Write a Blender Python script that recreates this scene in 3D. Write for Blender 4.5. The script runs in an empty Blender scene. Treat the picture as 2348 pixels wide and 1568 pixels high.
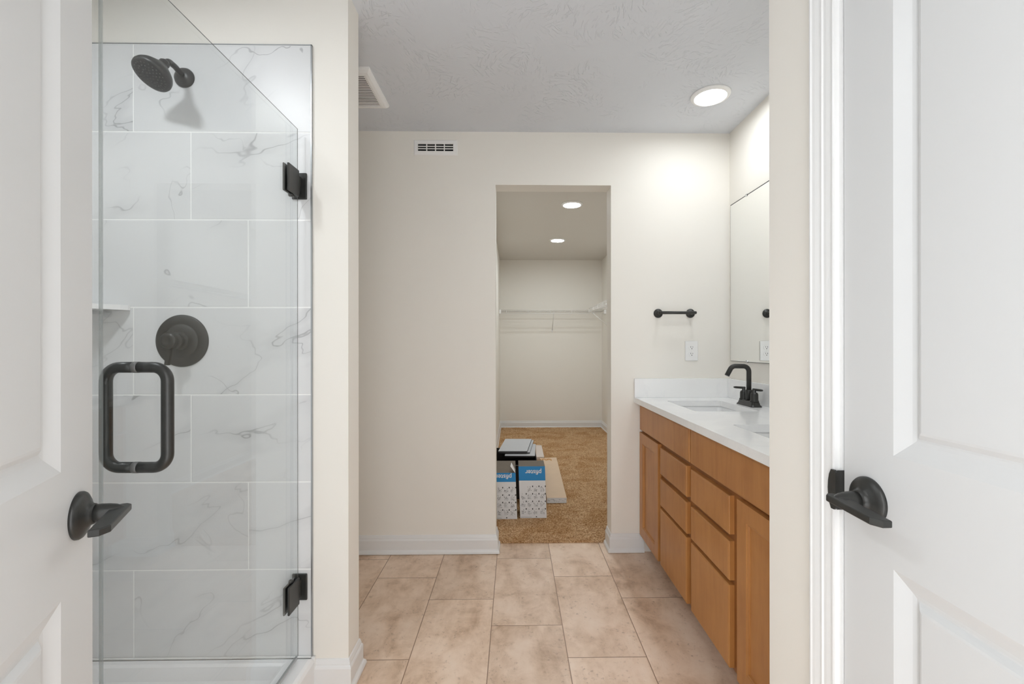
import bpy, bmesh, math, random
from mathutils import Vector, Matrix
R = math.radians
SC = bpy.context.scene
COL = SC.collection

# ------------------------------------------------------------------ camera
H = 2.455          # ceiling height
D = 2.625          # bathroom face of the wall with the closet opening
XR = 1.267         # vanity wall
XP = 0.60          # partition wall with the right-hand door
CB = 6.57          # closet back wall
CL, CR = -0.21, 1.283   # closet side walls
S = 1.588          # tiled shower wall
XL = -1.56         # left wall
XG = -0.7464       # shower glass plane
cam_d = bpy.data.cameras.new('camera')
cam_d.sensor_width = 36.0
cam_d.lens = 36.0 * 1030.9 / 2348.0
cam_d.shift_x = -(1195.7 - 1174.0) / 2348.0
cam_d.shift_y = (791.6 - 784.0) / 2348.0
cam_d.clip_start = 0.01
cam = bpy.data.objects.new('camera', cam_d)
COL.objects.link(cam)
cam.location = (0, 0, 1.21)
cam.rotation_euler = (R(90), R(0.05), R(-0.92))
SC.camera = cam

# ------------------------------------------------------------------ world, exposure
W = bpy.data.worlds.new('bedroom_daylight'); SC.world = W
W.use_nodes = True
W.node_tree.nodes['Background'].inputs[0].default_value = (0.955, 0.975, 1.0, 1)
W.node_tree.nodes['Background'].inputs[1].default_value = 2.95
SC.view_settings.view_transform = 'Standard'
SC.view_settings.look = 'None'
SC.view_settings.gamma = 1.0
SC.view_settings.use_curve_mapping = False
SC.view_settings.exposure = 0.32
SC.cycles.max_bounces = 9
SC.cycles.diffuse_bounces = 5
SC.cycles.glossy_bounces = 4
SC.cycles.transparent_max_bounces = 16
LAMPS = {'vanity': 46.0, 'shower': 122.0, 'closet': 140.0}   # radiance of the recessed disc lamps
SC.cycles.adaptive_threshold = 0.1
SC.cycles.sample_clamp_indirect = 10.0

# ------------------------------------------------------------------ material helpers
def srgb(r, g, b):
    f = lambda c: (c / 12.92 if c <= 0.04045 else ((c + 0.055) / 1.055) ** 2.4)
    return (f(r / 255), f(g / 255), f(b / 255), 1)

class NT:
    def __init__(s, name):
        s.m = bpy.data.materials.new(name); s.m.use_nodes = True
        s.t = s.m.node_tree; s.t.nodes.clear()
        s.out = s.t.nodes.new('ShaderNodeOutputMaterial')
    def n(s, typ, ins=None, **props):
        nd = s.t.nodes.new(typ)
        for k, v in props.items(): setattr(nd, k, v)
        for k, v in (ins or {}).items(): s.put(nd.inputs[k], v)
        return nd
    def put(s, sock, v):
        if isinstance(v, bpy.types.NodeSocket): s.t.links.new(v, sock)
        else: sock.default_value = v
    def math(s, op, a, b=0.0, c=None):
        nd = s.t.nodes.new('ShaderNodeMath'); nd.operation = op
        s.put(nd.inputs[0], a); s.put(nd.inputs[1], b)
        if c is not None: s.put(nd.inputs[2], c)
        return nd.outputs[0]
    def mix(s, fac, a, b, mode='MIX'):
        nd = s.t.nodes.new('ShaderNodeMix'); nd.data_type = 'RGBA'; nd.blend_type = mode
        s.put(nd.inputs[0], fac); s.put(nd.inputs[6], a); s.put(nd.inputs[7], b)
        return nd.outputs[2]
    def ramp(s, fac, stops, interp='LINEAR'):
        nd = s.t.nodes.new('ShaderNodeValToRGB'); nd.color_ramp.interpolation = interp
        el = nd.color_ramp.elements
        while len(el) < len(stops): el.new(0.5)
        for e, (p, c) in zip(el, stops):
            e.position = p; e.color = c if len(c) == 4 else (*c, 1)
        s.put(nd.inputs[0], fac)
        return nd.outputs[0]
    def maprange(s, v, a, b, c=0.0, d=1.0, smooth=False):
        nd = s.t.nodes.new('ShaderNodeMapRange')
        if smooth: nd.interpolation_type = 'SMOOTHSTEP'
        for i, x in enumerate((v, a, b, c, d)): s.put(nd.inputs[i], x)
        return nd.outputs[0]
    def coord(s): return s.n('ShaderNodeTexCoord').outputs['Object']
    def noise(s, vec, scale, detail=3.0, rough=0.5, dist=0.0, out=0):
        nd = s.n('ShaderNodeTexNoise', {'Vector': vec, 'Scale': scale, 'Detail': detail, 'Roughness': rough, 'Distortion': dist})
        return nd.outputs[out]
    def bump(s, h, strength=0.3, dist=0.002):
        return s.n('ShaderNodeBump', {'Height': h, 'Strength': strength, 'Distance': dist}).outputs[0]
    def bsdf(s, color, rough=0.5, metal=0.0, normal=None, spec=0.5, coat=0.0, **kw):
        nd = s.n('ShaderNodeBsdfPrincipled', {'Base Color': color, 'Roughness': rough, 'Metallic': metal, 'Specular IOR Level': spec, 'Coat Weight': coat})
        if normal is not None: s.put(nd.inputs['Normal'], normal)
        for k, v in kw.items(): s.put(nd.inputs[k], v)
        s.t.links.new(nd.outputs[0], s.out.inputs[0])
        return s.m

M = {}
def simple(name, col, rough=0.5, metal=0.0, bump=0.0, bscale=300.0, spec=0.5, var=0.0, coat=0.0):
    t = NT(name); c = t.coord(); color = col; nrm = None
    if var > 0:
        nz = t.noise(c, bscale * 0.1, 4)
        color = t.mix(t.maprange(nz, 0.3, 0.7), [x * (1 - var) for x in col[:3]] + [1], col)
    if bump > 0: nrm = t.bump(t.noise(c, bscale, 3), bump, 0.001)
    M[name] = t.bsdf(color, rough, metal, nrm, spec, coat)

simple('cream_paint', srgb(240, 236, 228), 0.62, bump=0.06, bscale=420, spec=0.3)
simple('white_trim', srgb(232, 232, 231), 0.32, bump=0.02, bscale=90)
simple('white_door', srgb(215, 216, 216), 0.38, bump=0.04, bscale=160)
simple('white_plastic', srgb(243, 242, 240), 0.35)
simple('white_ceramic', srgb(246, 246, 246), 0.12, coat=0.3)
simple('acrylic', srgb(236, 236, 236), 0.16, coat=0.3)
simple('matte_black', srgb(58, 58, 56), 0.36, 0.35, bump=0.12, bscale=900, var=0.12)
simple('dark_slot', srgb(22, 22, 22), 0.7)
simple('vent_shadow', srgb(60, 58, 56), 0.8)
simple('grey_metal', srgb(168, 170, 172), 0.32, 0.85)
simple('chrome', srgb(210, 212, 214), 0.12, 1.0)
simple('wire_white', srgb(232, 230, 226), 0.4)
simple('box_white', srgb(232, 233, 234), 0.6)
simple('box_blue', srgb(28, 136, 200), 0.45)
simple('ink', srgb(40, 40, 42), 0.7)
simple('washer_grey', srgb(98, 97, 95), 0.4)
simple('nozzle_grey', srgb(84, 84, 82), 0.5)
simple('ink_grey', srgb(120, 120, 122), 0.7)
simple('ink_orange', srgb(206, 140, 52), 0.7)
simple('kraft_shaded', srgb(118, 108, 96), 0.8, bump=0.2, bscale=150, var=0.08)  # kraft board of the carton tops and sides, shade darkened into its colour
simple('kraft_pale', srgb(226, 200, 172), 0.75, bump=0.1, bscale=120, var=0.05)
simple('slab_grey', srgb(196, 198, 202), 0.5)
simple('slab_edge', srgb(72, 70, 70), 0.7)
simple('carton_dark', srgb(58, 52, 48), 0.8, bump=0.2, bscale=150)
simple('paper_white', srgb(238, 236, 234), 0.7)
simple('pale_card', srgb(222, 210, 202), 0.7)
simple('glass_arris', srgb(112, 112, 110), 0.2)
simple('seal_clear', srgb(176, 178, 178), 0.25)
simple('grout_silicone', srgb(228, 228, 226), 0.4)

def m_quartz():
    t = NT('quartz'); c = t.coord()
    v = t.noise(c, 3.0, 5, 0.6, 0.6)
    col = t.mix(t.maprange(v, 0.46, 0.5), srgb(248, 248, 247), srgb(244, 244, 244))
    sp = t.noise(c, 900, 1)
    col = t.mix(t.maprange(sp, 0.62, 0.72), col, srgb(232, 232, 233))
    M['quartz'] = t.bsdf(col, 0.2, coat=0.15)
m_quartz()

def m_ceiling():
    # brushed "stomp" texture: short raised strokes whose direction changes from patch to patch
    t = NT('ceiling_paint'); c = t.coord()
    warp = t.noise(c, 3.0, 2, out=1)
    c2 = t.n('ShaderNodeVectorMath', {0: c, 1: t.n('ShaderNodeVectorMath', {0: warp, 3: 0.12}, operation='SCALE').outputs[0]}, operation='ADD').outputs[0]
    tot = None
    for k, (sc, off) in enumerate(((7.0, 0.0), (9.0, 5.3))):
        cc = t.n('ShaderNodeVectorMath', {0: c2, 1: (off, off * 1.7, 0)}, operation='ADD').outputs[0]
        vor = t.n('ShaderNodeTexVoronoi', {'Vector': cc, 'Scale': sc}, voronoi_dimensions='2D')
        sep = t.n('ShaderNodeSeparateColor', {0: vor.outputs['Color']})
        ang = t.math('MULTIPLY', sep.outputs[0], 6.283)
        rot = t.n('ShaderNodeVectorRotate', {'Vector': cc, 'Angle': ang}, rotation_type='Z_AXIS').outputs[0]
        st = t.n('ShaderNodeVectorMath', {0: rot, 1: (22, 130, 1)}, operation='MULTIPLY').outputs[0]
        nz = t.noise(st, 1.0, 1.5, 0.5, 0.35)
        r = t.maprange(nz, 0.60, 0.70, 0, 1, True)
        tot = r if tot is None else t.math('MAXIMUM', tot, r)
    patch = t.maprange(t.noise(c, 5.0, 2), 0.38, 0.58)
    tot = t.math('MULTIPLY', tot, patch)
    fine = t.math('MULTIPLY', t.noise(c, 160, 2), 0.12)
    M['ceiling_paint'] = t.bsdf(srgb(221, 224, 229), 0.75, normal=t.bump(t.math('ADD', tot, fine), 0.75, 0.0022), spec=0.2)
m_ceiling()
simple('closet_ceiling_paint', srgb(218, 214, 207), 0.75, bump=0.1, bscale=120, spec=0.2)

def grid(t, u, v, cells_u, cells_v, half):
    """u, v in cell units; half = half joint width in metres. Returns (joint mask, edge height)."""
    fu = t.math('FRACT', u); fv = t.math('FRACT', v)
    du = t.math('MULTIPLY', t.math('MINIMUM', fu, t.math('SUBTRACT', 1.0, fu)), cells_u)
    dv = t.math('MULTIPLY', t.math('MINIMUM', fv, t.math('SUBTRACT', 1.0, fv)), cells_v)
    d = t.math('MINIMUM', du, dv)
    return t.maprange(d, half * 0.8, half * 1.5, 1, 0), t.maprange(d, half, half * 3.5, 0, 1, True)

def m_marble(name, axis):
    t = NT(name); c = t.coord()
    sep = t.n('ShaderNodeSeparateXYZ', {0: c})
    a = sep.outputs[axis]; z = sep.outputs[2]
    row_f = t.math('DIVIDE', t.math('SUBTRACT', 2.2607, z), 0.3057)
    row = t.math('FLOOR', row_f)
    sh = t.math('MULTIPLY', t.math('MODULO', t.math('ADD', row, 30.0), 3.0), 0.198)
    u = t.math('DIVIDE', t.math('SUBTRACT', t.math('ADD', a, 1.326), sh), 0.616)
    joint, hgt = grid(t, u, row_f, 0.616, 0.3057, 0.0015)
    idv = t.n('ShaderNodeCombineXYZ', {0: t.math('FLOOR', u), 1: row, 2: 3.3})
    wn = t.n('ShaderNodeTexWhiteNoise', {'Vector': idv.outputs[0]}, noise_dimensions='3D')
    off = t.n('ShaderNodeVectorMath', {0: wn.outputs['Color'], 3: 20.0}, operation='SCALE').outputs[0]
    p = t.n('ShaderNodeCombineXYZ', {0: a, 1: 0.0, 2: z}).outputs[0]
    p = t.n('ShaderNodeVectorMath', {0: p, 1: off}, operation='ADD').outputs[0]
    pr = t.n('ShaderNodeVectorRotate', {'Vector': p, 'Angle': R(28)}, rotation_type='Y_AXIS').outputs[0]
    ps = t.n('ShaderNodeVectorMath', {0: pr, 1: (1.0, 1.0, 2.6)}, operation='MULTIPLY').outputs[0]
    n1 = t.noise(ps, 1.35, 4, 0.52, 0.35)
    v1 = t.maprange(t.math('ABSOLUTE', t.math('SUBTRACT', n1, 0.5)), 0.0, 0.0062, 1, 0, True)
    n2 = t.noise(p, 2.1, 4, 0.5, 0.35)
    v2 = t.maprange(t.math('ABSOLUTE', t.math('SUBTRACT', n2, 0.5)), 0.0, 0.0045, 1, 0, True)
    mk = t.maprange(t.noise(p, 2.6, 2), 0.42, 0.62)
    mk2 = t.maprange(t.noise(p, 2.4, 2, 0.5, 0.0), 0.52, 0.66)
    halo = t.math('MULTIPLY', t.maprange(t.math('ABSOLUTE', t.math('SUBTRACT', n1, 0.5)), 0.0, 0.06, 1, 0, True), t.math('MULTIPLY', mk, 0.16))
    vein = t.math('MAXIMUM', t.math('MULTIPLY', v1, t.math('MULTIPLY', mk, 0.62)), t.math('MULTIPLY', v2, t.math('MULTIPLY', mk2, 0.55)))
    vein = t.math('MAXIMUM', vein, halo)
    base = t.mix(t.noise(p, 1.5, 3), srgb(219, 220, 220), srgb(226, 226, 226))
    col = t.mix(vein, base, srgb(120, 121, 124))
    col = t.mix(joint, col, srgb(250, 250, 248))
    rough = t.maprange(joint, 0, 1, 0.36, 0.6)
    M[name] = t.bsdf(col, rough, normal=t.bump(hgt, 0.35, 0.0012))
m_marble('marble_tile', 0)
m_marble('marble_tile_side', 1)

def m_floor():
    t = NT('floor_tile'); c = t.coord()
    sep = t.n('ShaderNodeSeparateXYZ', {0: c})
    x, y = sep.outputs[0], sep.outputs[1]
    T, L = 0.3065, 0.6115
    u = t.math('ADD', t.math('DIVIDE', t.math('SUBTRACT', x, -0.0996), T), 3.0)
    cidx = t.math('FLOOR', u)
    v = t.math('DIVIDE', t.math('ADD', t.math('SUBTRACT', y, 2.5538), t.math('MULTIPLY', cidx, L / 3)), L)
    joint, hgt = grid(t, u, v, T, L, 0.0014)
    idv = t.n('ShaderNodeCombineXYZ', {0: cidx, 1: t.math('FLOOR', v), 2: 1.7})
    wn = t.n('ShaderNodeTexWhiteNoise', {'Vector': idv.outputs[0]}, noise_dimensions='3D')
    off = t.n('ShaderNodeVectorMath', {0: wn.outputs['Color'], 3: 15.0}, operation='SCALE').outputs[0]
    p = t.n('ShaderNodeVectorMath', {0: c, 1: off}, operation='ADD').outputs[0]
    ps = t.n('ShaderNodeVectorMath', {0: p, 1: (2.6, 1.0, 1.0)}, operation='MULTIPLY').outputs[0]
    n1 = t.noise(ps, 2.6, 5, 0.6, 0.4)
    n2 = t.noise(p, 9.0, 6, 0.68, 0.6)
    cl = t.math('ADD', t.math('MULTIPLY', n1, 0.6), t.math('MULTIPLY', n2, 0.4))
    col = t.ramp(cl, ((0.36, srgb(188, 156, 128)), (0.46, srgb(220, 192, 166)), (0.56, srgb(236, 211, 188)), (0.68, srgb(243, 222, 202))))
    spk = t.maprange(t.noise(p, 60, 4, 0.7), 0.57, 0.72)
    col = t.mix(t.math('MULTIPLY', spk, t.maprange(n2, 0.56, 0.42)), col, srgb(168, 140, 118))
    tone = t.maprange(wn.outputs['Value'], 0, 1, 0.94, 1.03)
    col = t.mix(1.0, col, t.n('ShaderNodeCombineColor', {0: tone, 1: tone, 2: tone}).outputs[0], 'MULTIPLY')
    col = t.mix(joint, col, srgb(142, 114, 92))
    M['floor_tile'] = t.bsdf(col, t.maprange(n2, 0.3, 0.7, 0.34, 0.46), normal=t.bump(t.math('ADD', hgt, t.math('MULTIPLY', n2, 0.12)), 0.3, 0.0012), spec=0.4)
m_floor()

def m_carpet():
    t = NT('carpet_pile'); c = t.coord()
    lay = t.noise(c, 4.2, 2, 0.5, 0.5)
    fine = t.noise(c, 115, 3, 0.7)
    col = t.ramp(lay, ((0.38, srgb(188, 148, 104)), (0.48, srgb(200, 162, 120)), (0.55, srgb(212, 177, 137)), (0.64, srgb(204, 167, 126))))
    col = t.mix(t.maprange(fine, 0.38, 0.54, 0.85, 0.0), col, srgb(140, 100, 64))
    col = t.mix(t.maprange(fine, 0.54, 0.68, 0.0, 0.7), col, srgb(232, 204, 170))
    M['carpet_pile'] = t.bsdf(col, 0.95, normal=t.bump(fine, 0.8, 0.006), spec=0.05)
m_carpet()

def m_wood():
    t = NT('stained_maple'); c = t.coord()
    st = t.n('ShaderNodeVectorMath', {0: c, 1: (14, 14, 1.6)}, operation='MULTIPLY').outputs[0]
    g = t.noise(st, 2.2, 5, 0.6, 0.5)
    blot = t.noise(c, 6.0, 3, 0.55, 0.4)
    k = t.math('ADD', t.math('MULTIPLY', g, 0.55), t.math('MULTIPLY', blot, 0.45))
    col = t.ramp(k, ((0.34, srgb(170, 114, 62)), (0.5, srgb(182, 126, 71)), (0.66, srgb(190, 134, 77))))
    M['stained_maple'] = t.bsdf(col, 0.34, spec=0.4)
    t = NT('stained_maple_shaded'); c = t.coord()
    g = t.noise(c, 8.0, 3)
    M['stained_maple_shaded'] = t.bsdf(t.mix(g, srgb(138, 86, 42), srgb(154, 100, 52)), 0.4, spec=0.4)  # same stain as the fronts, with the recessed frame's shade painted in
m_wood()

def m_glass():
    t = NT('clear_glass')
    lw = t.n('ShaderNodeLayerWeight', {'Blend': 0.5})
    f5 = t.math('POWER', lw.outputs['Facing'], 5.0)
    fr = t.math('ADD', 0.045, t.math('MULTIPLY', f5, 0.9))
    tr = t.n('ShaderNodeBsdfTransparent', {'Color': (0.955, 0.962, 0.96, 1)})
    gl = t.n('ShaderNodeBsdfGlossy', {'Color': (0.95, 0.96, 0.97, 1), 'Roughness': 0.0})
    mx = t.n('ShaderNodeMixShader', {0: fr, 1: tr.outputs[0], 2: gl.outputs[0]})
    t.t.links.new(mx.outputs[0], t.out.inputs[0])
    M['clear_glass'] = t.m
    t = NT('glass_edge')
    tr = t.n('ShaderNodeBsdfTransparent', {'Color': (0.76, 0.78, 0.77, 1)})
    gl = t.n('ShaderNodeBsdfPrincipled', {'Base Color': srgb(172, 175, 174), 'Roughness': 0.10, 'Specular IOR Level': 0.7})
    mx = t.n('ShaderNodeMixShader', {0: 0.45, 1: tr.outputs[0], 2: gl.outputs[0]})
    t.t.links.new(mx.outputs[0], t.out.inputs[0])
    M['glass_edge'] = t.m
    t = NT('mirror_silver')
    M['mirror_silver'] = t.bsdf((0.93, 0.94, 0.93, 1), 0.0, 1.0)
m_glass()

def m_lamp():
    for k, v in LAMPS.items():
        t = NT('lamp_' + k)
        e = t.n('ShaderNodeEmission', {'Color': (0.92, 0.965, 1.0, 1) if k != 'closet' else (0.88, 0.95, 1.0, 1), 'Strength': v})
        t.t.links.new(e.outputs[0], t.out.inputs[0])
        M['lamp_' + k] = t.m
m_lamp()

# ------------------------------------------------------------------ mesh helpers
class MB:
    """Collects shapes, in world coordinates, for one mesh object."""
    def __init__(s): s.v = []; s.f = []; s.mi = []; s.sm = []
    def add(s, vs, fs, mi=0, smooth=False):
        o = len(s.v); s.v += [tuple(v) for v in vs]
        for f in fs: s.f.append(tuple(i + o for i in f)); s.mi.append(mi); s.sm.append(smooth)
        return s
    def bm(s, bm, mi=0, smooth=False, mat=None):
        bm.verts.index_update()
        vs = [(mat @ v.co if mat else v.co.copy()) for v in bm.verts]
        s.add(vs, [[v.index for v in f.verts] for f in bm.faces], mi, smooth); bm.free()
        return s
    def box(s, a, b, bev=0.0, mi=0, seg=2, mat=None):
        x0, y0, z0 = [min(p, q) for p, q in zip(a, b)]; x1, y1, z1 = [max(p, q) for p, q in zip(a, b)]
        bm = bmesh.new()
        vs = [bm.verts.new(p) for p in ((x0, y0, z0), (x1, y0, z0), (x1, y1, z0), (x0, y1, z0), (x0, y0, z1), (x1, y0, z1), (x1, y1, z1), (x0, y1, z1))]
        for f in ((0, 3, 2, 1), (4, 5, 6, 7), (0, 1, 5, 4), (1, 2, 6, 5), (2, 3, 7, 6), (3, 0, 4, 7)): bm.faces.new([vs[i] for i in f])
        if bev > 0: bmesh.ops.bevel(bm, geom=bm.edges[:], offset=bev, segments=seg, affect='EDGES', profile=0.5)
        return s.bm(bm, mi, mat=mat)
    def quad(s, a, b, c, d, mi=0): return s.add([a, b, c, d], [(0, 1, 2, 3)], mi)
    def tube(s, path, r, n=16, mi=0, cap=True, closed=False):
        P = [Vector(p) for p in path]; N = len(P)
        rr = r if isinstance(r, (list, tuple)) else [r] * N
        T = []
        for i in range(N):
            if closed: d = (P[(i + 1) % N] - P[i - 1])
            else: d = (P[min(i + 1, N - 1)] - P[max(i - 1, 0)])
            T.append(d.normalized())
        up = Vector((0, 0, 1)) if abs(T[0].z) < 0.9 else Vector((1, 0, 0))
        nrm = (up - T[0] * up.dot(T[0])).normalized()
        vs = []
        for i in range(N):
            if i: nrm = (nrm - T[i] * nrm.dot(T[i])).normalized()
            b = T[i].cross(nrm)
            for k in range(n):
                a = 2 * math.pi * k / n
                vs.append(P[i] + (nrm * math.cos(a) + b * math.sin(a)) * rr[i])
        fs = []
        for i in range(N if closed else N - 1):
            j = (i + 1) % N
            for k in range(n):
                fs.append((i * n + k, i * n + (k + 1) % n, j * n + (k + 1) % n, j * n + k))
        s.add(vs, fs, mi, True)
        if cap and not closed:
            s.add(vs[:n], [tuple(reversed(range(n)))], mi); s.add(vs[-n:], [tuple(range(n))], mi)
        return s
    def lathe(s, origin, axis, prof, n=40, mi=0):
        """prof: list of (radius, distance along axis)."""
        ax = Vector(axis).normalized(); o = Vector(origin)
        up = Vector((0, 0, 1)) if abs(ax.z) < 0.9 else Vector((1, 0, 0))
        e1 = (up - ax * up.dot(ax)).normalized(); e2 = ax.cross(e1)
        vs = []
        for (r, h) in prof:
            for k in range(n):
                a = 2 * math.pi * k / n
                vs.append(o + ax * h + (e1 * math.cos(a) + e2 * math.sin(a)) * r)
        for i in range(len(prof) - 1):
            (r0, h0), (r1, h1) = prof[i], prof[i + 1]
            ring = vs[i * n:(i + 2) * n]
            s.add(ring, [(k, (k + 1) % n, n + (k + 1) % n, n + k) for k in range(n)], mi, True)
        if prof[0][0] > 1e-6: s.add(vs[:n], [tuple(reversed(range(n)))], mi)
        if prof[-1][0] > 1e-6: s.add(vs[-n:], [tuple(range(n))], mi)
        return s
    def prism(s, poly, to3, d0, d1, mi=0):
        n = len(poly)
        vs = [to3(u, v, d0) for u, v in poly] + [to3(u, v, d1) for u, v in poly]
        s.add(vs, [tuple(reversed(range(n))), tuple(range(n, 2 * n))] + [(i, (i + 1) % n, n + (i + 1) % n, n + i) for i in range(n)], mi)
        return s
    def sweep(s, path, prof, to3, mi=0, closed=False):
        """path: 2D points; prof: (offset to the left of the path, out-of-plane); mitred corners."""
        n = len(path); m = len(prof); P = [Vector(p) for p in path]; vs = []
        for i in range(n):
            d0 = (P[i] - P[i - 1]).normalized() if (i > 0 or closed) else None
            d1 = (P[(i + 1) % n] - P[i]).normalized() if (i < n - 1 or closed) else None
            if d0 is None: d0 = d1
            if d1 is None: d1 = d0
            n0 = Vector((-d0.y, d0.x)); n1 = Vector((-d1.y, d1.x))
            mit = (n0 + n1); mit = mit / max(0.2, mit.dot(n0))
            for (o, h) in prof:
                q = P[i] + mit * o; vs.append(to3(q.x, q.y, h))
        fs = []
        for i in range(n if closed else n - 1):
            j = (i + 1) % n
            for k in range(m - 1): fs.append((i * m + k, j * m + k, j * m + k + 1, i * m + k + 1))
            fs.append((i * m + m - 1, j * m + m - 1, j * m, i * m))
        if not closed: fs += [tuple(range(m)), tuple(reversed(range((n - 1) * m, n * m)))]
        return s.add(vs, fs, mi)

ORG = {}
def build(name, mb, mats, parent=None, origin=None, fix=True):
    """Links ONE mesh object. Children are authored in world space and stored relative to their thing."""
    if not isinstance(mats, (list, tuple)): mats = [mats]
    if parent is not None: org = ORG[parent.name]
    elif origin == 'world': org = Vector((0, 0, 0))
    elif origin is not None: org = Vector(origin)
    else:
        xs, ys, zs = zip(*mb.v)
        org = Vector(((min(xs) + max(xs)) / 2, (min(ys) + max(ys)) / 2, min(zs)))
    me = bpy.data.meshes.new(name)
    me.from_pydata([(x - org.x, y - org.y, z - org.z) for x, y, z in mb.v], [], mb.f)
    for m in mats: me.materials.append(M[m])
    me.polygons.foreach_set('material_index', mb.mi)
    me.polygons.foreach_set('use_smooth', mb.sm)
    if fix:
        bm = bmesh.new(); bm.from_mesh(me)
        bmesh.ops.remove_doubles(bm, verts=bm.verts[:], dist=1e-5)
        bmesh.ops.recalc_face_normals(bm, faces=bm.faces[:])
        bm.to_mesh(me); bm.free()
    me.update()
    o = bpy.data.objects.new(name, me); COL.objects.link(o)
    if parent is not None: o.parent = parent
    else: o.location = org
    ORG[o.name] = org
    return o

def tag(o, label, cat, group=None, kind=None):
    o['label'] = label; o['category'] = cat
    if group: o['group'] = group
    if kind: o['kind'] = kind
    return o

def thing(name, label, cat, loc=(0, 0, 0), rotz=0.0, group=None, kind=None):
    o = bpy.data.objects.new(name, None); COL.objects.link(o)
    o.empty_display_size = 0.05
    o.location = loc; o.rotation_euler = (0, 0, rotz)
    ORG[o.name] = Vector((0, 0, 0)) if rotz else Vector(loc)
    return tag(o, label, cat, group, kind)

def struct(name, mb, mats, label=None, cat=None):
    o = build(name, mb, mats, origin='world')
    o['kind'] = 'structure'
    if label: o['label'] = label
    if cat: o['category'] = cat
    return o

def rrect(cx, cy, w, h, r, seg=5):
    pts = []
    for (sx, sy, a0) in ((1, 1, 0), (-1, 1, 90), (-1, -1, 180), (1, -1, 270)):
        for k in range(seg + 1):
            a = R(a0 + 90 * k / seg)
            pts.append((cx + sx * (w / 2 - r) + r * math.cos(a), cy + sy * (h / 2 - r) + r * math.sin(a)))
    return pts

def bend(p, r, n=8):
    """polyline with rounded corners"""
    P = [Vector(q) for q in p]; out = [P[0]]
    rr = r if isinstance(r, (list, tuple)) else [r] * len(P)
    for i in range(1, len(P) - 1):
        a = (P[i - 1] - P[i]); b = (P[i + 1] - P[i]); ang = a.angle(b)
        t = min(rr[i] / math.tan(ang / 2), a.length * 0.49, b.length * 0.49); q = t * math.tan(ang / 2)
        A = P[i] + a.normalized() * t; B = P[i] + b.normalized() * t
        c = P[i] + (a.normalized() + b.normalized()).normalized() * (q / math.sin(ang / 2))
        u = A - c; w = B - c; th = u.angle(w)
        for k in range(n + 1):
            f = k / n
            out.append(c + (u * math.sin((1 - f) * th) + w * math.sin(f * th)) / math.sin(th))
    out.append(P[-1])
    return out

XY = lambda a, b, h: (a, b, h)

# ------------------------------------------------------------------ room shell
m = MB().box((XL - 0.12, -0.14, -0.1), (1.41, CB + 0.1, 0.0)); struct('floor', m, 'floor_tile', 'tan rectangular floor tiles laid in a third offset', 'floor')
m = MB().box((XL - 0.12, -0.14, H), (1.41, D + 0.06, H + 0.1)); struct('ceiling', m, 'ceiling_paint', 'white stomp-textured bathroom ceiling', 'ceiling')
m = MB().box((CL - 0.12, D + 0.06, H), (1.41, CB + 0.1, H + 0.1)); struct('ceiling_closet', m, 'closet_ceiling_paint', 'smooth cream closet ceiling', 'ceiling')
OL, OR_, OH = -0.108, 0.567, 2.146      # closet opening
WB = D + 0.115
m = MB().box((XL - 0.12, D, 0), (OL, WB, H)).box((OR_, D, 0), (1.41, WB, H)).box((OL, D, OH), (OR_, WB, H))
struct('wall_back', m, 'cream_paint', 'cream wall with the closet opening', 'wall')
m = MB().box((XR, 1.048, 0), (1.41, D, H)); struct('wall_right', m, 'cream_paint', 'cream wall behind the vanity', 'wall')
# partition with the right-hand door
DY0, DY1, DH = 0.2135, 0.8295, 2.05
m = MB().box((XP, DY1, 0), (XP + 0.115, 1.048, H)).box((XP, -0.14, 0), (XP + 0.115, DY0, H)).box((XP, DY0, DH), (XP + 0.115, DY1, H))
m.box((XP + 0.115, 0.935, 0), (1.41, 1.048, H))
struct('wall_partition', m, 'cream_paint', 'cream wall that holds the right-hand door', 'wall')
m = MB().box((XL - 0.12, -0.02, 0), (XL, D, H)); struct('wall_left', m, 'cream_paint', 'cream wall on the left of the shower', 'wall')
m = MB().box((XL, S + 0.007, 0), (-0.585, 1.70, H)); struct('wall_shower', m, 'cream_paint', 'cream stub wall that carries the shower fittings', 'wall')
m = MB().box((XL - 0.12, -0.14, 0), (-0.385, -0.02, H)).box((0.45, -0.14, 0), (XP, -0.02, H)).box((-0.385, -0.14, 2.07), (0.45, -0.02, H))
struct('wall_front', m, 'cream_paint', 'cream wall with the doorway the view looks through', 'wall')
m = MB().box((CL - 0.12, WB, 0), (CL, CB, H)); struct('wall_closet_left', m, 'cream_paint', 'left closet wall', 'wall')
m = MB().box((CR, WB, 0), (1.41, CB, H)); struct('wall_closet_right', m, 'cream_paint', 'right closet wall', 'wall')
m = MB().box((CL - 0.12, CB, 0), (1.41, CB + 0.1, H)); struct('wall_closet_back', m, 'cream_paint', 'far closet wall behind the wire shelf', 'wall')
# tiling of the shower
TT = 2.2607
m = MB().box((XL, S, 0.11), (-0.7125, S + 0.007, TT)); struct('wall_tile_back', m, 'marble_tile', 'marble-look tile on the shower valve wall', 'tile')
m = MB().box((XL, -0.02, 0.11), (XL + 0.008, S, TT)); struct('wall_tile_left', m, 'marble_tile_side', 'marble-look tile on the left shower wall', 'tile')
m = MB().box((-0.7125, S - 0.002, 0.10), (-0.7085, S + 0.007, TT + 0.003)).box((XL, S - 0.002, TT), (-0.7085, S + 0.007, TT + 0.003))
struct('trim_1', m, 'grey_metal', 'thin grey metal edge around the shower tile', 'trim')

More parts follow.
